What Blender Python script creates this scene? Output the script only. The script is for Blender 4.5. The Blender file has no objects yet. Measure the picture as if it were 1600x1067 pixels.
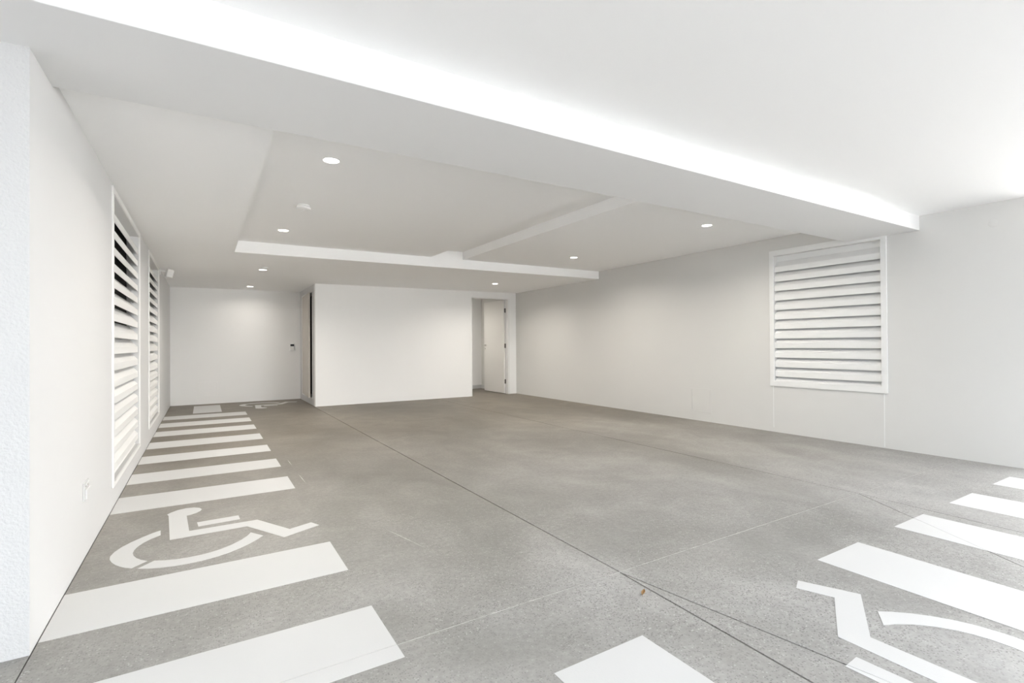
import bpy, bmesh, math, random
from mathutils import Matrix, Vector
random.seed(4)
S = 1.1                       # plan unit (camera height) in metres
scene = bpy.context.scene
col = scene.collection

# ------------------------------------------------------------------ camera
F_PX, YAW, PITCH, ROLL = 783.474, .551556, .0070037, -.0064192
cam_d = bpy.data.cameras.new('camera'); cam = bpy.data.objects.new('camera', cam_d); col.objects.link(cam)
cam_d.sensor_fit = 'HORIZONTAL'; cam_d.sensor_width = 36; cam_d.lens = F_PX / 1600 * 36
cam_d.clip_start = .02; cam_d.clip_end = 200
_r = Vector((math.cos(YAW), -math.sin(YAW), 0)); _f = Vector((math.sin(YAW), math.cos(YAW), 0)); _u = Vector((0, 0, 1))
f2 = _f*math.cos(PITCH) + _u*math.sin(PITCH); u2 = -_f*math.sin(PITCH) + _u*math.cos(PITCH)
r3 = _r*math.cos(ROLL) + u2*math.sin(ROLL); u3 = -_r*math.sin(ROLL) + u2*math.cos(ROLL)
cam.matrix_world = Matrix((( r3.x, u3.x, -f2.x, 0), (r3.y, u3.y, -f2.y, 0), (r3.z, u3.z, -f2.z, S), (0, 0, 0, 1)))
scene.camera = cam

# ------------------------------------------------------------------ sky, exposure
SKY_STRENGTH = 2.3
LAMP_POWER = 19.5
SUN_STRENGTH = 54.0
EXPOSURE = 0.16
world = bpy.data.worlds.new('overcast_sky'); scene.world = world; world.use_nodes = True
bg = world.node_tree.nodes['Background']
bg.inputs[0].default_value = (.85, .925, 1.0, 1); bg.inputs[1].default_value = SKY_STRENGTH
sun_d = bpy.data.lights.new('sun', 'SUN'); sun_d.energy = SUN_STRENGTH; sun_d.angle = .02; sun_d.color = (1.0, .99, .98)
sun = bpy.data.objects.new('sun', sun_d); col.objects.link(sun); sun.location = (0, 12, 14)
sun.rotation_euler = Vector((.50, -.52, -.69)).to_track_quat('-Z', 'Y').to_euler()      # over the roof, onto the two added bounce walls
vs = scene.view_settings
vs.view_transform = 'Standard'; vs.look = 'None'; vs.exposure = EXPOSURE; vs.gamma = 1; vs.use_curve_mapping = False
scene.cycles.use_denoising = True; scene.cycles.denoising_prefilter = 'ACCURATE'; scene.cycles.denoising_input_passes = 'RGB_ALBEDO_NORMAL'
scene.cycles.max_bounces = 16; scene.cycles.diffuse_bounces = 12
scene.cycles.sample_clamp_indirect = 10

# ------------------------------------------------------------------ materials
def new_mat(name):
    m = bpy.data.materials.new(name); m.use_nodes = True
    nt = m.node_tree; return m, nt, nt.nodes['Principled BSDF']

def paint(name, rgb, rough=.6, bump=0., bump_scale=200., mottled=.012, spec=.3):
    m, nt, b = new_mat(name)
    tc = nt.nodes.new('ShaderNodeTexCoord')
    n = nt.nodes.new('ShaderNodeTexNoise'); n.inputs['Scale'].default_value = 1.3; n.inputs['Detail'].default_value = 5
    nt.links.new(tc.outputs['Object'], n.inputs['Vector'])
    mix = nt.nodes.new('ShaderNodeMix'); mix.data_type = 'RGBA'
    mix.inputs[6].default_value = (*[max(0, c - mottled) for c in rgb], 1); mix.inputs[7].default_value = (*[min(1, c + mottled) for c in rgb], 1)
    nt.links.new(n.outputs[0], mix.inputs[0]); nt.links.new(mix.outputs[2], b.inputs['Base Color'])
    b.inputs['Roughness'].default_value = rough; b.inputs['Specular IOR Level'].default_value = spec
    if bump:
        n2 = nt.nodes.new('ShaderNodeTexNoise'); n2.inputs['Scale'].default_value = bump_scale; n2.inputs['Detail'].default_value = 4
        nt.links.new(tc.outputs['Object'], n2.inputs['Vector'])
        bp = nt.nodes.new('ShaderNodeBump'); bp.inputs['Strength'].default_value = bump; bp.inputs['Distance'].default_value = .004
        nt.links.new(n2.outputs[0], bp.inputs['Height']); nt.links.new(bp.outputs[0], b.inputs['Normal'])
    return m

def concrete():
    m, nt, b = new_mat('concrete')
    N = nt.nodes.new; L = nt.links.new
    tc = N('ShaderNodeTexCoord'); P = tc.outputs['Object']
    def noise(scale, detail=5, rough=.55, dist=0., vec=None):
        n = N('ShaderNodeTexNoise'); n.inputs['Scale'].default_value = scale; n.inputs['Detail'].default_value = detail
        n.inputs['Roughness'].default_value = rough; n.inputs['Distortion'].default_value = dist
        L(vec or P, n.inputs['Vector']); return n.outputs[0]
    def ramp(src, stops):
        r = N('ShaderNodeValToRGB'); e = r.color_ramp.elements
        while len(e) < len(stops): e.new(.5)
        for el, (p, c) in zip(e, stops): el.position = p; el.color = (*c, 1) if len(c) == 3 else c
        L(src, r.inputs[0]); return r.outputs[0]
    def mix(a, b_, fac, mode='MIX'):
        x = N('ShaderNodeMix'); x.data_type = 'RGBA'; x.blend_type = mode
        for s, v in ((x.inputs[6], a), (x.inputs[7], b_)):
            if isinstance(v, tuple): s.default_value = (*v, 1)
            else: L(v, s)
        if isinstance(fac, (int, float)): x.inputs[0].default_value = fac
        else: L(fac, x.inputs[0])
        return x.outputs[2]
    def math_(op, a, b_):
        x = N('ShaderNodeMath'); x.operation = op; x.use_clamp = True
        for s, v in ((x.inputs[0], a), (x.inputs[1], b_)):
            if isinstance(v, (int, float)): s.default_value = v
            else: L(v, s)
        return x.outputs[0]
    mp = N('ShaderNodeMapping'); L(P, mp.inputs[0]); mp.inputs['Scale'].default_value = (1, .55, 1)
    big = noise(.75, 6, .6, .6, mp.outputs[0])
    base = ramp(big, [(.30, (.20, .193, .181)), (.50, (.285, .278, .267)), (.68, (.37, .365, .355))])
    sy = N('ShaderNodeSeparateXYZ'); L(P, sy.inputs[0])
    rearward = N('ShaderNodeMapRange'); rearward.inputs[1].default_value = 1.8; rearward.inputs[2].default_value = 7.5; L(math_('ADD', math_('MULTIPLY', sy.outputs[1], .1), math_('MULTIPLY', noise(.5, 4, .6, .4), .25)), rearward.inputs[0])
    rearward.inputs[1].default_value = .30; rearward.inputs[2].default_value = .80
    base = mix(base, mix(base, (.62, .56, .485), 1.0, 'MULTIPLY'), rearward.outputs[0])  # floor turns darker and browner towards the back
    blot = ramp(noise(2.2, 7, .62, .8), [(.40, (0, 0, 0)), (.66, (1, 1, 1))])
    base = mix(base, mix(base, (1.28, 1.28, 1.28), 1.0, 'MULTIPLY'), math_('MULTIPLY', blot, .7))
    fine = ramp(noise(38, 6, .7), [(.30, (.80, .80, .80)), (.70, (1.16, 1.16, 1.16))])
    base = mix(base, fine, .8, 'MULTIPLY')
    # ground aggregate: stones of about a centimetre showing where the paste is worn away
    v = N('ShaderNodeTexVoronoi'); v.inputs['Scale'].default_value = 125; L(P, v.inputs['Vector'])
    sep = N('ShaderNodeSeparateColor'); L(v.outputs['Color'], sep.inputs[0])
    inner = math_('LESS_THAN', v.outputs['Distance'], .40)
    worn = ramp(noise(1.1, 5, .6, .5), [(.36, (0, 0, 0)), (.60, (1, 1, 1))])
    xyz = N('ShaderNodeSeparateXYZ'); L(P, xyz.inputs[0])
    mr = N('ShaderNodeMapRange'); mr.inputs[1].default_value = 1.2; mr.inputs[2].default_value = 5.2; mr.inputs[3].default_value = 1.; mr.inputs[4].default_value = .12
    L(xyz.outputs[1], mr.inputs[0])
    expo = math_('MULTIPLY', math_('ADD', worn, .35), mr.outputs[0])
    dark = math_('MULTIPLY', math_('MULTIPLY', math_('GREATER_THAN', sep.outputs[0], .58), inner), expo)
    lite = math_('MULTIPLY', math_('MULTIPLY', math_('GREATER_THAN', sep.outputs[1], .90), inner), expo)
    base = mix(base, (.15, .145, .14), math_('MULTIPLY', dark, .85))
    base = mix(base, (.58, .575, .56), math_('MULTIPLY', lite, .55))
    L(base, b.inputs['Base Color'])
    rr = N('ShaderNodeMapRange'); rr.inputs[3].default_value = .42; rr.inputs[4].default_value = .62; L(big, rr.inputs[0]); L(rr.outputs[0], b.inputs['Roughness'])
    b.inputs['Specular IOR Level'].default_value = .4
    bp = N('ShaderNodeBump'); bp.inputs['Strength'].default_value = .25; bp.inputs['Distance'].default_value = .002
    L(noise(90, 5, .7), bp.inputs['Height']); L(bp.outputs[0], b.inputs['Normal'])
    return m

M = dict(
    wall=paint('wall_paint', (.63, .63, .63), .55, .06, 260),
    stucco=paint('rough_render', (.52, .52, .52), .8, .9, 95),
    beam=paint('beam_paint', (.80, .80, .80), .7, 0, 200, .006, .2),
    reflector=paint('reflector_wall_render', (.80, .80, .79), .8, .9, 95),
    dark_ground=paint('dark_ground', (.10, .10, .10), .85, .6, 140, .03),  # outside ground, darkened to cut the light it bounces in
    bright=paint('lightened_wall_paint', (.89, .888, .88), .55, .05, 260),  # same white as the other walls, lightened to make up for dim far light
    grey=paint('right_wall_paint', (.70, .693, .675), .6, .06, 260),  # white paint, toned partly for how light falls on the right wall
    ceil=paint('ceiling_paint', (.945, .945, .945), .7, 0, 200, .006, .2),
    metal=paint('white_powder_coat', (.83, .83, .82), .35, 0, 1, .01, .45),
    door=paint('door_enamel', (.78, .765, .74), .35, 0, 1, .01, .4),
    cupboard=paint('beige_cupboard_enamel', (.56, .52, .465), .4, 0, 1, .01, .4),
    plastic=paint('white_plastic', (.82, .82, .81), .4, 0, 1, .01, .4),
    road=paint('road_marking_paint', (.58, .58, .578), .55, .12, 160, .03, .35),
    dark=paint('dark_sheet', (.022, .022, .02), .7, 0, 1, .004),  # near-black in place of shade behind the slats and in the cupboard
    bed=paint('joint_dirt', (.06, .056, .05), .9, 0, 1, .02),
    seal=paint('joint_dust', (.50, .49, .47), .9, 0, 1, .32),
    steel=paint('brushed_steel', (.45, .43, .40), .35, 0, 1, .03), 
    hinge=paint('dark_hinge_steel', (.13, .12, .11), .4, 0, 1, .02),
    glass=paint('black_display', (.012, .012, .013), .15, 0, 1, .002, .5),
    leaf=paint('dry_leaf', (.33, .20, .09), .7, 0, 1, .06),
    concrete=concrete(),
)
for n_ in M['seal'].node_tree.nodes:
    if n_.type == 'TEX_NOISE': n_.inputs['Scale'].default_value = 22
M['steel'].node_tree.nodes['Principled BSDF'].inputs['Metallic'].default_value = .8
def emit(name, rgb, strength):
    m, nt, b = new_mat(name)
    b.inputs['Base Color'].default_value = (.9, .9, .9, 1)
    b.inputs['Emission Color'].default_value = (*rgb, 1); b.inputs['Emission Strength'].default_value = strength
    return m
M['lens'] = emit('lit_diffuser', (1, .93, .84), 12)

# ------------------------------------------------------------------ mesh helpers (plan units in, metres out)
def tag(o, label=None, cat=None, group=None, kind=None):
    if label: o['label'] = label
    if cat: o['category'] = cat
    if group: o['group'] = group
    if kind: o['kind'] = kind
    return o

def link(name, me, parent=None, loc=(0, 0, 0)):
    o = bpy.data.objects.new(name, me); col.objects.link(o)
    o.location = Vector(loc) * S
    if parent is not None:
        o.parent = parent
    return o

def empty(name, loc):
    o = bpy.data.objects.new(name, None); col.objects.link(o); o.location = Vector(loc) * S
    o.empty_display_size = .05
    return o

def wpos(o):
    p = Vector(o.location)
    while o.parent: o = o.parent; p += o.location
    return p / S

class MB:
    """collects plan-unit geometry for one mesh"""
    def __init__(s): s.v = []; s.f = []; s.mi = []
    def add(s, vs, fs, mi=0):
        n = len(s.v); s.v += [tuple(p) for p in vs]; s.f += [tuple(i + n for i in f) for f in fs]; s.mi += [mi] * len(fs); return s
    def box(s, x0, x1, y0, y1, z0, z1, mi=0):
        """z0/z1 may be functions of x"""
        g = lambda z, x: z(x) if callable(z) else z
        vs = [(x, y, g(z, x)) for z in (z0, z1) for x, y in ((x0, y0), (x1, y0), (x1, y1), (x0, y1))]
        return s.add(vs, [(3, 2, 1, 0), (4, 5, 6, 7), (0, 1, 5, 4), (1, 2, 6, 5), (2, 3, 7, 6), (3, 0, 4, 7)], mi)
    def prism(s, poly, z0, z1, mi=0):
        a = sum(poly[i][0]*poly[(i+1) % len(poly)][1] - poly[(i+1) % len(poly)][0]*poly[i][1] for i in range(len(poly)))
        if a < 0: poly = poly[::-1]
        n = len(poly)
        vs = [(x, y, z0) for x, y in poly] + [(x, y, z1) for x, y in poly]
        return s.add(vs, [tuple(range(n))[::-1], tuple(range(n, 2*n))] + [(i, (i+1) % n, n+(i+1) % n, n+i) for i in range(n)], mi)
    def lathe(s, prof, n=32, c=(0, 0, 0), axis='z', cap=True, mi=0):
        vs = []; fs = []
        for r, z in prof:
            for i in range(n):
                a = 2*math.pi*i/n; u, w = r*math.cos(a), r*math.sin(a)
                p = {'z': (u, w, z), 'x': (z, u, w), 'y': (u, z, w)}[axis]
                vs.append((p[0]+c[0], p[1]+c[1], p[2]+c[2]))
        for k in range(len(prof)-1):
            for i in range(n):
                j = (i+1) % n; fs.append((k*n+i, k*n+j, (k+1)*n+j, (k+1)*n+i))
        if cap: fs += [tuple(range(n))[::-1], tuple(range((len(prof)-1)*n, len(prof)*n))]
        return s.add(vs, fs, mi)
    def tube(s, a, b, r, n=12, mi=0):
        a, b = Vector(a), Vector(b); d = (b-a).normalized()
        t = Vector((0, 0, 1)) if abs(d.z) < .9 else Vector((1, 0, 0))
        u = d.cross(t).normalized(); w = d.cross(u)
        vs = [p + u*r*math.cos(2*math.pi*i/n) + w*r*math.sin(2*math.pi*i/n) for p in (a, b) for i in range(n)]
        return s.add(vs, [tuple(range(n))[::-1], tuple(range(n, 2*n))] + [(i, (i+1) % n, n+(i+1) % n, n+i) for i in range(n)], mi)
    def mesh(s, name, mats, origin=(0, 0, 0), smooth=False):
        me = bpy.data.meshes.new(name); O = Vector(origin)
        me.from_pydata([tuple((Vector(p)-O)*S) for p in s.v], [], s.f)
        for m in (mats if isinstance(mats, (list, tuple)) else [mats]): me.materials.append(m)
        bm = bmesh.new(); bm.from_mesh(me); bmesh.ops.recalc_face_normals(bm, faces=bm.faces); bm.to_mesh(me); bm.free()
        for p, mi in zip(me.polygons, s.mi): p.material_index = mi
        if smooth:
            for p in me.polygons: p.use_smooth = True
        me.update(); return me
    def obj(s, name, mats, parent=None, origin=None, bevel=0., smooth=False):
        """origin in world plan units (default: the parent's origin, or 0)"""
        if origin is None: origin = wpos(parent) if parent is not None else Vector((0, 0, 0))
        me = s.mesh(name, mats, origin, smooth)
        loc = Vector(origin) - (wpos(parent) if parent is not None else Vector((0, 0, 0)))
        o = link(name, me, parent, loc)
        if bevel:
            b = o.modifiers.new('bevel', 'BEVEL'); b.width = bevel*S; b.segments = 2; b.limit_method = 'ANGLE'; b.angle_limit = .6
        if smooth:
            e = o.modifiers.new('split', 'EDGE_SPLIT'); e.split_angle = .6
        return o

def wall_panel(mb, us, zs, holes, t0, t1, place, mi=0):
    """a slab with rectangular holes; us/zs are the extents, place(u, t, z) -> xyz"""
    U = sorted({us[0], us[1], *[h[i] for h in holes for i in (0, 1)]}); Z = sorted({zs[0], zs[1], *[h[i] for h in holes for i in (2, 3)]})
    U = [u for u in U if us[0] <= u <= us[1]]; Z = [z for z in Z if zs[0] <= z <= zs[1]]
    solid = lambda i, j: 0 <= i < len(U)-1 and 0 <= j < len(Z)-1 and not any(h[0] <= (U[i]+U[i+1])/2 <= h[1] and h[2] <= (Z[j]+Z[j+1])/2 <= h[3] for h in holes)
    for i in range(len(U)-1):
        for j in range(len(Z)-1):
            if not solid(i, j): continue
            u0, u1, z0, z1 = U[i], U[i+1], Z[j], Z[j+1]
            quads = [[(u0, t0, z0), (u1, t0, z0), (u1, t0, z1), (u0, t0, z1)], [(u0, t1, z0), (u1, t1, z0), (u1, t1, z1), (u0, t1, z1)]]
            if not solid(i-1, j): quads.append([(u0, t0, z0), (u0, t1, z0), (u0, t1, z1), (u0, t0, z1)])
            if not solid(i+1, j): quads.append([(u1, t0, z0), (u1, t1, z0), (u1, t1, z1), (u1, t0, z1)])
            if not solid(i, j-1): quads.append([(u0, t0, z0), (u1, t0, z0), (u1, t1, z0), (u0, t1, z0)])
            if not solid(i, j+1): quads.append([(u0, t0, z1), (u1, t0, z1), (u1, t1, z1), (u0, t1, z1)])
            for q in quads: mb.add([place(*p) for p in q], [(0, 1, 2, 3)], mi)
    return mb

def weld(o):
    bm = bmesh.new(); bm.from_mesh(o.data); bmesh.ops.remove_doubles(bm, verts=bm.verts, dist=1e-5)
    bmesh.ops.recalc_face_normals(bm, faces=bm.faces); bm.to_mesh(o.data); bm.free(); return o

# ------------------------------------------------------------------ room dimensions (plan units)
XL, XR = -.484, 5.50
Y_END, Y_BOX, Y_BACK = 2.222, 8.78, 10.30
TOP = 2.62
z_low = lambda x: 2.026 + .0072*(x - XL)       # low ceiling
z_rec = lambda x: 2.155 + .0062*(x - XL)       # recessed ceiling
z_chan = lambda x: z_rec(x) + .105             # slot between the two recessed panels
z_beam = lambda x: 1.986 + .0040*(x - XL)
Z_ENTRY = 2.14
X_REC, Y_REC = .289, 6.22
X_CH0, X_CH1 = 2.575, 3.04
Y_B0, Y_B1 = 1.915, 2.515

# ------------------------------------------------------------------ floor
floor = MB().box(-8, 18, -14, 12, -.14, -.02).obj('floor', M['bed'])
tag(floor, 'grey concrete floor of joined slabs with white painted markings', 'floor', kind='structure')

def clip(poly, n, c):
    """keep n.p <= c"""
    out = []
    for i in range(len(poly)):
        p, q = poly[i], poly[(i+1) % len(poly)]
        a, b = n[0]*p[0]+n[1]*p[1]-c, n[0]*q[0]+n[1]*q[1]-c
        if a <= 0: out.append(p)
        if (a < 0 < b) or (b < 0 < a):
            t = a/(a-b); out.append((p[0]+t*(q[0]-p[0]), p[1]+t*(q[1]-p[1])))
    return out
def cut(poly, a, b, gap):
    d = (b[0]-a[0], b[1]-a[1]); l = math.hypot(*d); n = (-d[1]/l, d[0]/l); c = n[0]*a[0]+n[1]*a[1]
    return [p for p in (clip(poly, n, c-gap/2), clip(poly, (-n[0], -n[1]), -c-gap/2)) if len(p) > 2]
def cuts(polys, a, b, gap): return [r for p in polys for r in cut(p, a, b, gap)]

J3 = ((0, 1.640), (1, 1.640)); J1S = ((1.553, 1.640), (1.526, .804)); CR1 = ((1.553, 1.640), (1.700, .787))
CR2 = ((3.702, 1.640), (3.099, .714)); J2S = ((3.702, 1.640), (3.650, .830)); JL = ((-.482, 0), (-.482, 1))
GAP = .0075
north, south = cut([(-8, -1.0), (18, -1.0), (18, 12), (-8, 12)], *J3, .0056)[::-1]
if sum(p[1] for p in north)/len(north) < sum(p[1] for p in south)/len(south): north, south = south, north
slabs = cuts([north], (1.556, 2), (1.556, 3), GAP); slabs = cuts(slabs, (3.704, 2), (3.704, 3), .006); slabs = cuts(slabs, *JL, .004)
cx = lambda p: sum(q[0] for q in p)/len(p)
def side(p, a, b): # mean side of polygon
    return sum((b[0]-a[0])*(q[1]-a[1])-(b[1]-a[1])*(q[0]-a[0]) for q in p)/len(p)
s1 = cut(south, *J1S, GAP); w_, e_ = sorted(s1, key=cx)
s2 = sorted(cut(e_, *CR1, .006), key=cx)                # slivers between the joint and the wandering crack
s3 = sorted(cut(s2[1], *CR2, .0055), key=cx)
s4 = sorted(cut(s3[1], *J2S, .0055), key=cx)
slabs += cuts([w_], *JL, GAP) + [s2[0], s3[0]] + s4
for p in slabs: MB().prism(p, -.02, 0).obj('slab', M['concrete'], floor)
tag(MB().box(-8, 18, -14, -1.006, -.02, 0).obj('driveway', M['dark_ground'], floor), 'unseen driveway behind the camera, darkened to cut bounced light')
MB().box(XL, XR, 1.6380, 1.6420, -.02, -.0008).obj('joint_filler', M['seal'], floor)

for a, b in (((.845, 2.697), (.933, 2.344)), ((.629, 4.829), (.632, 4.558)), ((.631, 4.242), (.636, 3.917))):      # old pale scrapes
    d = Vector((b[0]-a[0], b[1]-a[1])); n_ = Vector((-d[1], d[0])).normalized()*.0028
    MB().prism([(a[0], a[1]), (a[0]+d[0]*.4+n_[0], a[1]+d[1]*.4+n_[1]), b, (a[0]+d[0]*.5-n_[0], a[1]+d[1]*.5-n_[1])], 0, .0004).obj('scrape', M['seal'], floor)

def marking(name, polys, label, joints=(), parent=floor):
    mb = MB()
    for p in polys:
        ps = [p]
        for a, b in joints: ps = cuts(ps, a, b, .0022)
        for q in ps: mb.prism(q, 0, .0012)
    return tag(mb.obj(name, M['road'], parent), label)
rect = lambda x0, x1, y0, y1: [(x0, y0), (x1, y0), (x1, y1), (x0, y1)]
LS = [(1.562, 1.937, 'white painted stripe nearest the camera, at the lower left'), (2.300, 2.682, 'white painted stripe just in front of the large wheelchair symbol'),
      (3.822, 4.203, 'white painted stripe just behind the large wheelchair symbol'), (4.578, 4.923, None), (5.314, 5.667, None), (6.062, 6.452, None),
      (6.850, 7.233, None), (7.590, 7.990, None), (8.338, 8.752, 'farthest full-width white stripe along the left wall')]
for y0, y1, lb in LS:
    marking('floor_stripe', [rect(XL + .004 if y0 > 2 else -1.6, .549, y0, y1)], lb, [J3] if y0 < 1.64 < y1 else [])
marking('floor_stripe', [rect(-.138, .240, 8.938, 10.0)], 'short white painted block in the far left corner')
for x0, x1, lb in ((.906, 1.281, 'white stripe at the bottom centre, left of the second wheelchair symbol'), (2.409, 2.793, 'wide white stripe right of the second wheelchair symbol'),
                   (3.193, 3.565, 'white stripe crossed by a thin diagonal crack'), (3.946, 4.333, None), (4.722, 5.085, 'white stripe closest to the right wall')):
    marking('floor_stripe', [rect(x0, x1, .20, 1.241)], lb, [CR2] if 3.1 < x0 < 3.3 else [])

FIG = [(-.151, 3.153), (-.178, 3.607), (-.187, 3.637), (-.170, 3.668), (-.135, 3.702), (-.095, 3.716), (-.052, 3.707), (-.023, 3.680), (-.011, 3.645), (-.017, 3.612), (-.038, 3.582),
       (-.062, 3.563), (-.087, 3.553), (-.068, 3.250), (.263, 3.247), (.400, 2.985), (.518, 3.032), (.549, 2.963), (.359, 2.874), (.205, 3.161)]
ARM = [(-.033, 3.384), (.175, 3.391), (.179, 3.314), (-.026, 3.304)]
W1 = [(-.201, 3.344), (-.234, 3.320), (-.276, 3.275), (-.318, 3.223), (-.351, 3.169), (-.373, 3.111), (-.382, 3.060), (-.379, 3.017), (-.366, 2.971), (-.347, 2.928), (-.327, 2.895), (-.306, 2.868),
      (-.280, 2.844), (-.226, 2.902), (-.251, 2.931), (-.273, 2.969), (-.288, 3.010), (-.295, 3.051), (-.293, 3.092), (-.283, 3.136), (-.264, 3.181), (-.234, 3.224), (-.196, 3.261)]
W2 = [(-.256, 2.824), (-.198, 2.888), (-.158, 2.866), (-.112, 2.851), (-.061, 2.845), (-.008, 2.848), (.030, 2.857), (.072, 2.875), (.118, 2.907), (.163, 2.952), (.195, 2.999), (.215, 3.044),
      (.267, 2.959), (.240, 2.922), (.198, 2.876), (.152, 2.837), (.105, 2.806), (.059, 2.785), (.029, 2.776), (-.010, 2.768), (-.060, 2.764), (-.115, 2.768), (-.170, 2.782), (-.213, 2.799)]
def symbol(tf, label, joints=()):
    t = lambda P: [[tf(*p) for p in P]]
    b = marking('wheelchair_symbol', t(FIG), label, joints)
    for n, P in (('arm_bar', ARM), ('wheel_arc', W1), ('wheel_arc', W2)): marking(n, t(P), None, joints, b)
symbol(lambda x, y: (x, y), 'large white wheelchair symbol between stripes by the left wall')
symbol(lambda x, y: (5.197 - 1.035*y, .6087 + 1.035*x), 'white wheelchair symbol cut off by the lower right corner of the picture', [CR1])
symbol(lambda x, y: (x + .897, 12.75 - y), 'small far wheelchair symbol in front of the back left wall')

# ------------------------------------------------------------------ walls
LIFT = .004                                            # plaster stops just above the slab
BL = lambda y, t, z: (XL - t, y, z)
BR = lambda y, t, z: (XR + t, y, z)
WIN = {1: (3.975, 5.462, .160, 1.970), 2: (6.385, 7.705, .185, 1.970), 3: (2.222, 3.272, .577, 1.985)}
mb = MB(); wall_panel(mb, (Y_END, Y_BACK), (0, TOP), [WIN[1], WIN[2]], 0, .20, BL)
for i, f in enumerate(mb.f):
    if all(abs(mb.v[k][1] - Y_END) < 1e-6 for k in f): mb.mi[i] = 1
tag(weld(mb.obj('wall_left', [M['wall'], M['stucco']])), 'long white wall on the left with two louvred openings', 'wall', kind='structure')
tag(MB().box(-5, XL - .20, Y_END, Y_END + .2, 0, TOP).obj('wall_front', M['stucco']), 'rough rendered white outer wall at the left edge of the picture', 'wall', kind='structure')
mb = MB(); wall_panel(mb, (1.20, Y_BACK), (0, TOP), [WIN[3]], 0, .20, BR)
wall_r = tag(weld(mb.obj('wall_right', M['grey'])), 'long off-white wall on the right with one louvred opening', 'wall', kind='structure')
for y, z0, z1 in ((3.291, .05, .518), (2.206, .012, .512)):
    MB().box(XR - .0022, XR, y - .0035, y + .0035, z0, z1).obj('joint_bead', M['metal'], wall_r)
tag(MB().box(XL - .2, XR + .2, Y_BACK, Y_BACK + .2, 0, TOP).obj('wall_back', M['bright']), 'pale back wall of the far left recess', 'wall', kind='structure')
DO = (4.465, 5.345, -.01, 1.952)
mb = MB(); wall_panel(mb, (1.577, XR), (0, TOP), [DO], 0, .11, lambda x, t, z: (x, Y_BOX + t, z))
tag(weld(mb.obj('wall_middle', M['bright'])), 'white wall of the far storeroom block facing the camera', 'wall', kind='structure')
CO = (9.03, 10.075, .106, 1.940)
mb = MB(); wall_panel(mb, (Y_BOX + .11, Y_BACK), (0, TOP), [CO], 0, .10, lambda y, t, z: (1.577 + t, y, z))
tag(weld(mb.obj('wall_side', M['wall'])), 'short return wall of the storeroom block holding the cupboard door', 'wall', kind='structure')
tag(MB().box(3.6, 3.7, Y_BOX + .11, Y_BACK, 0, TOP).obj('wall_partition', M['wall']), 'hidden partition inside the storeroom block', 'wall', kind='structure')
mb = MB()
mb.box(XR - .014, XR, Y_BOX + .11, Y_BACK, 0, .085); mb.box(3.7, XR - .014, Y_BACK - .014, Y_BACK, 0, .085)
tag(mb.obj('baseboard_corridor', M['wall']), 'white skirting board in the passage seen through the open door', 'skirting', kind='structure')

tag(MB().box(11.0, 11.2, -6.0, 4.0, 0, 4.2).obj('wall_reflector_side', M['reflector']), 'unseen white wall added beyond the right opening to bounce sunlight in', 'wall', kind='structure')  # unseen wall, added to bounce sunlight in from the right
tag(MB().box(4.0, 11.2, -6.2, -6.0, 0, 4.2).obj('wall_reflector_back', M['reflector']), 'unseen white wall added behind the camera to bounce sunlight in', 'wall', kind='structure')  # unseen wall, added to bounce sunlight deep into the room

# ------------------------------------------------------------------ ceiling
mb = MB()
mb.box(XL, X_REC, Y_B1, Y_BACK, z_low, TOP)
mb.box(X_REC, XR, Y_REC, Y_BACK, z_low, TOP)
ceil = tag(mb.obj('ceiling', M['ceil']), 'white lowered ceiling around and behind the recessed panels', 'ceiling', kind='structure')
MB().box(X_REC, X_CH0, Y_B1, Y_REC, z_rec, TOP).obj('ceiling_panel', M['ceil'], ceil)
MB().box(X_CH1, XR, Y_B1, Y_REC, z_rec, TOP).obj('ceiling_panel', M['ceil'], ceil)
MB().box(X_CH0, X_CH1, Y_B1, Y_REC, z_chan, TOP).obj('ceiling_slot', M['ceil'], ceil)
MB().box(-5, XR, Y_B0, Y_B1, z_beam, TOP).obj('ceiling_beam', M['beam'], ceil, bevel=.003)
Y_SOFFIT, X_SOFFIT = -.45, 5.9
tag(MB().box(-5, X_SOFFIT, Y_SOFFIT, Y_B0, Z_ENTRY, TOP).obj('ceiling_entry', M['ceil']), 'bright white soffit over the entry in front of the beam', 'ceiling', kind='structure')

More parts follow.
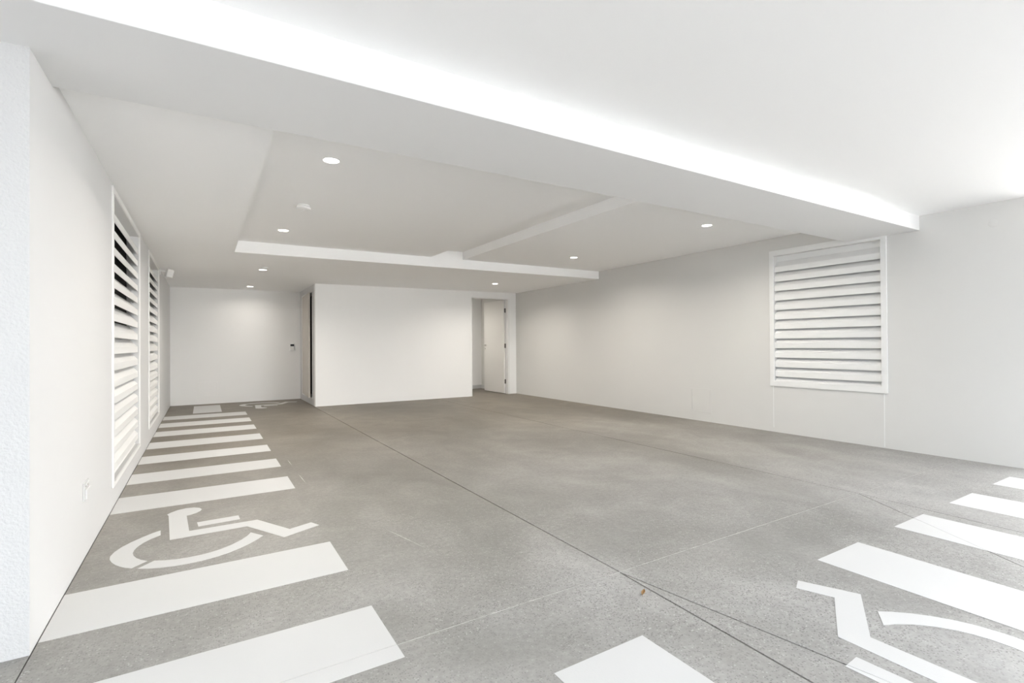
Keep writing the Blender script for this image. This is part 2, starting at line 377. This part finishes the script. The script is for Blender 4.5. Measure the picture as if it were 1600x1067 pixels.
# ------------------------------------------------------------------ louvred openings
def louvre(n, side, lip_h, z_first, pitch, frame_pad, proud, label):
    y0, y1, z0, z1 = WIN[n]; P = BL if side == 'L' else BR
    root = empty('window_%d' % n, P((y0 + y1)/2, 0, z0)); tag(root, label, 'louvre window', kind='structure')
    a, b, c, d = frame_pad          # near, far, bottom, top widths
    mb = MB(); wall_panel(mb, (y0 - a, y1 + b), (z0 - c, z1 + d), [(y0, y1, z0, z1)], -proud, -.0003, P)
    weld(mb.obj('frame', M['metal'], root, bevel=.002))
    MB_s = MB(); wall_panel(MB_s, (y0, y1), (z0, z1), [], .085, .092, P); MB_s.obj('dark_backing', M['dark'], root)  # black sheet added for dark gaps behind the slats, blocks the sky
    t = .0055; off = .006; dep = .062; rise = dep*1.12
    prof = [(off, 0), (off, lip_h), (off + dep, lip_h + rise), (off + dep + .003, lip_h + rise - t*1.1), (off + t, lip_h - t*.6), (off + t, 0)]
    k = 0; me = None; z = z_first
    while z > z0 + .002:
        if me is None:
            mb = MB(); vs = [P(y, dd, zz) for y in (y0 + .001, y1 - .001) for dd, zz in prof]; m_ = len(prof)
            mb.add(vs, [tuple(range(m_)), tuple(range(m_, 2*m_))] + [(i, (i+1) % m_, m_+(i+1) % m_, m_+i) for i in range(m_)])
            me = mb.mesh('slat', M['metal'], P((y0 + y1)/2, 0, 0))
        o = link('slat', me, root, Vector((0, 0, z - z0))); z -= pitch; k += 1
    mb = MB(); wall_panel(mb, (y0 + .001, y1 - .001), (z_first + lip_h + rise*.75, z1), [], off + dep - .004, off + dep + .002, P); mb.obj('head_plate', M['metal'], root)
    # closing blade at the sill
    mb = MB(); top = min(z + lip_h, z0 + .05); 
    pf = [(off + (z0 + .004 - z - lip_h)/1.12 if z + lip_h < z0 else off, max(z + lip_h, z0 + .004))]; pf += [(off + dep, z + lip_h + rise), (off + dep, z0), (pf[0][0], z0)]
    vs = [P(y, dd, zz) for y in (y0 + .001, y1 - .001) for dd, zz in pf]
    mb.add(vs, [(0, 1, 2, 3), (4, 5, 6, 7)] + [(i, (i+1) % 4, 4+(i+1) % 4, 4+i) for i in range(4)]); mb.obj('sill_slat', M['metal'], root)
    return root
louvre(1, 'L', .046, 1.818, .1075, (.042, .040, .030, .036), .010, 'nearer tall white louvred opening in the left wall')
louvre(2, 'L', .046, 1.818, .1075, (.040, .040, .030, .036), .010, 'farther tall white louvred opening in the left wall')
louvre(3, 'R', .058, 1.802, .1070, (.050, .050, .058, .060), .014, 'white louvred opening high in the right wall beside the beam')

# ------------------------------------------------------------------ doors
d1 = empty('door_1', (5.30, Y_BOX + .09, 0)); tag(d1, 'open white flush door in the far right corner', 'door', kind='structure')
fr = MB()
for x0, x1, z0, z1 in ((DO[0], DO[0] + .018, 0, DO[3]), (DO[1] - .040, DO[1], 0, DO[3]), (DO[0] + .018, DO[1] - .040, DO[3] - .018, DO[3])):
    fr.box(x0, x1, Y_BOX - .004, Y_BOX + .114, z0, z1)
fr.obj('door_frame', M['metal'], d1, bevel=.0015)
lx0, lx1, ly0, ly1 = 5.263, 5.297, Y_BOX + .100, Y_BOX + .945
leaf = MB().box(lx0, lx1, ly0, ly1, .010, 1.928).obj('door_leaf', M['door'], d1, bevel=.0015)
h = MB(); h.lathe([(.020, lx0 - .006), (.020, lx0)], 20, (0, ly1 - .055, 1.00), 'x'); h.tube((lx0 - .03, ly1 - .055, 1.00), (lx0, ly1 - .055, 1.00), .007)
h.tube((lx0 - .03, ly1 - .06, 1.00), (lx0 - .03, ly1 - .16, 1.00), .007); h.obj('handle', M['steel'], leaf, smooth=True)
h = MB(); h.lathe([(.014, lx0 - .005), (.014, lx0)], 16, (0, ly1 - .055, .925), 'x'); h.obj('lock_cylinder', M['steel'], leaf, smooth=True)
for z in (1.712, .985, .251):
    h = MB(); h.tube((5.307, ly0 - .008, z - .046), (5.307, ly0 - .008, z + .046), .009); h.box(5.278, 5.306, ly0 - .0035, ly0 - .0005, z - .044, z + .044); h.obj('hinge', M['hinge'], d1)

d2 = empty('door_2', (1.577, 10.065, .106)); tag(d2, 'narrow cupboard door standing ajar in the far left recess', 'door', kind='structure')
fr = MB()
for y0, y1, z0, z1 in ((CO[0], CO[0] + .022, CO[2], CO[3]), (CO[1] - .022, CO[1], CO[2], CO[3]), (CO[0] + .022, CO[1] - .022, CO[3] - .022, CO[3]), (CO[0] + .022, CO[1] - .022, CO[2], CO[2] + .018)):
    fr.box(1.572, 1.68, y0, y1, z0, z1)
fr.obj('door_frame', M['metal'], d2)
lf = MB().box(1.577, 1.607, CO[0] + .030, CO[1] - .026, CO[2] + .020, CO[3] - .026).obj('door_leaf', M['cupboard'], d2, origin=(1.577, CO[1] - .026, .106), bevel=.0015)
lf.rotation_euler.z = -math.radians(3.6)
tag(MB().box(1.72, 1.74, 8.95, 10.2, .08, 1.98).obj('cupboard_shade', M['dark']), 'dark sheet painted as the shade inside the cupboard behind the ajar door', 'panel', kind='structure')  # near-black sheet stands in for the cupboard's inner shade

# ------------------------------------------------------------------ downlights
LAMP_RGB = (1.0, .94, .85)
NAMES = {(0, 0): 'lit round downlight nearest the beam, left row', (0, 1): 'lit round downlight behind the smoke detector, left row', (0, 2): 'lit round downlight beside the small ceiling sensor',
         (0, 3): 'farthest lit round downlight, above the small far wheelchair symbol', (1, 0): 'lit round downlight nearest the beam, right row', (1, 1): 'middle lit round downlight of the right row',
         (1, 2): 'lit round downlight in front of the open door'}
def downlight(x, y, z, label, power=1.0):
    d = empty('downlight', (x, y, z)); tag(d, label, 'downlight', 'round ceiling downlights')
    MB().lathe([(.0470, .001), (.0470, -.0042), (.0505, -.0055), (.0545, -.0030), (.0550, .001)], 40, (x, y, z), cap=False).obj('trim_ring', M['plastic'], d, smooth=True)
    MB().lathe([(.0470, .0005), (.0470, -.0025)], 40, (x, y, z)).obj('diffuser', M['lens'], d)
    l = bpy.data.lights.new('lamp_glow', 'AREA'); l.shape = 'DISK'; l.size = .09*S; l.energy = LAMP_POWER*power; l.color = LAMP_RGB; l.spread = math.radians(155)
    o = bpy.data.objects.new('lamp_glow', l); col.objects.link(o); o.parent = d; o.location = (0, 0, -.007*S)
    return d
for i, x in enumerate((.682, 4.285)):
    for j, y in enumerate((3.250, 5.455, 7.490, 9.677) if i == 0 else (3.236, 5.351, 7.511)):
        zf = z_rec if y < Y_REC else z_low
        downlight(x, y, zf(x), NAMES[(i, j)], .22 if (i, j) == (0, 3) else 1.0)
downlight(4.35, 9.60, z_low(4.35), 'unseen downlight added to light the passage behind the open door', .5)  # out of sight, added to light the passage

# ------------------------------------------------------------------ small fittings
x, y = .703, 4.41; z = z_rec(x)
sd = empty('smoke_detector', (x, y, z)); tag(sd, 'white smoke detector between the first two downlights', 'smoke detector')
MB().lathe([(.046, 0), (.048, -.006), (.046, -.009)], 32, (x, y, z)).obj('base_plate', M['plastic'], sd, smooth=True)
MB().lathe([(.040, -.009), (.040, -.015), (.055, -.016), (.058, -.022), (.054, -.033), (.034, -.040), (.030, -.0385), (.012, -.0385), (.010, -.042), (.002, -.043)], 32, (x, y, z)).obj('sensor_head', M['plastic'], sd, smooth=True)
x, y = .683, 7.25; z = z_low(x)
ms = empty('ceiling_sensor', (x, y, z)); tag(ms, 'small flat round sensor on the low ceiling before a downlight', 'sensor')
MB().lathe([(.036, 0), (.037, -.008), (.030, -.012)], 28, (x, y, z)).obj('base_plate', M['plastic'], ms, smooth=True)
MB().lathe([(.022, -.012), (.018, -.020), (.008, -.024), (.001, -.025)], 24, (x, y, z)).obj('sensor_dome', M['plastic'], ms, smooth=True)

cy_, cz_ = 7.955, 1.985
sc_ = empty('wall_sensor', (XL, cy_, cz_)); tag(sc_, 'small white sensor on a bracket high on the left wall', 'sensor')
MB().box(XL, XL + .012, cy_ - .03, cy_ + .03, cz_ - .04, cz_ + .035).obj('mounting_plate', M['plastic'], sc_, bevel=.003)
MB().tube((XL + .01, cy_, cz_ + .012), (XL + .075, cy_ - .01, cz_ + .010), .011).obj('bracket_arm', M['plastic'], sc_, smooth=True)
bd = MB().box(-.040, .040, -.034, .034, -.058, .050).obj('sensor_body', M['plastic'], sc_, origin=(0, 0, 0), bevel=.010)
bd.location = Vector((.105, -.02, -.012))*S; bd.rotation_euler = (.18, .16, .45)
ln = MB().box(-.028, .028, -.037, -.033, -.042, .010).obj('lens', M['metal'], bd, origin=(0, 0, 0)); ln.location = (0, 0, 0)

kp = empty('entry_keypad', (1.431, Y_BACK, .915)); tag(kp, 'small white wall keypad with a black display', 'keypad')
MB().box(1.392, 1.470, Y_BACK - .024, Y_BACK, .918, 1.050).obj('housing', M['plastic'], kp, bevel=.005)
MB().box(1.400, 1.462, Y_BACK - .027, Y_BACK - .023, 1.005, 1.041).obj('display', M['glass'], kp)
MB().box(1.402, 1.460, Y_BACK - .030, Y_BACK - .023, .928, .990).obj('flip_cover', M['plastic'], kp, bevel=.003)

def access_panel(P, u0, u1, z0, z1, label, mat):
    r = empty('access_panel', P((u0+u1)/2, 0, z0)); tag(r, label, 'access panel')
    w = .016; mb = MB(); wall_panel(mb, (u0, u1), (z0, z1), [(u0+w, u1-w, z0+w, z1-w)], -.005, -.0002, P); weld(mb.obj('frame', mat, r, bevel=.001))
    mb = MB(); wall_panel(mb, (u0+w+.003, u1-w-.003), (z0+w+.003, z1-w-.003), [], -.0035, -.0002, P); mb.obj('panel', mat, r)
    return r
access_panel(BR, 4.104, 4.422, .112, .420, 'square white access panel low on the right wall', M['grey'])
access_panel(lambda x, t, z: (x, Y_BACK + t, z), -.086, .211, .130, .385, 'flush white access panel low on the back left wall', M['bright'])

ol = empty('power_outlet', (XL, 3.122, .280)); tag(ol, 'white weatherproof power outlet low on the left wall', 'power outlet')
MB().box(XL, XL + .006, 3.062, 3.184, .278, .362).obj('cover_plate', M['wall'], ol, bevel=.002)
MB().box(XL + .006, XL + .016, 3.070, 3.176, .284, .332).obj('flap', M['wall'], ol, bevel=.003)
MB().box(XL + .006, XL + .012, 3.072, 3.174, .350, .358).obj('hood', M['wall'], ol, bevel=.002)
for yy in (3.098, 3.148): MB().lathe([(.0045, XL + .005), (.0045, XL + .0085)], 10, (0, yy, .341), 'x').obj('switch', M['steel'], ol)
bp_ = MB().lathe([(.030, XR - .0015), (.032, XR - .0007), (.032, XR)], 28, (0, 1.42, 1.968), 'x').obj('cover_disc', M['grey'], origin=(XR, 1.42, 1.968), smooth=True)
tag(bp_, 'faint round cover plate painted over, high on the right wall', 'cover plate')

# dry leaf lying by the forked floor joint
lv = MB(); n = 9; vs = []; fs = []
for i in range(n):
    t = i/(n-1); w = .0075*math.sin(math.pi*min(1, t*.93 + .05))**.8
    for s_ in (-1, 0, 1): vs.append((-.017 + .034*t, s_*w, .0022 + .006*abs(s_) + .005*t*t))
for i in range(n-1):
    for k in (0, 1): a = i*3 + k; fs.append((a, a+3, a+4, a+1))
lv.add(vs, fs); lo = lv.obj('dry_leaf', M['leaf']); lo.location = Vector((1.497, 1.443, .0004))*S; lo.rotation_euler.z = .5
sm = lo.modifiers.new('thick', 'SOLIDIFY'); sm.thickness = .0008
tag(lo, 'tiny curled brown leaf lying on the floor by the forked joint', 'leaf')
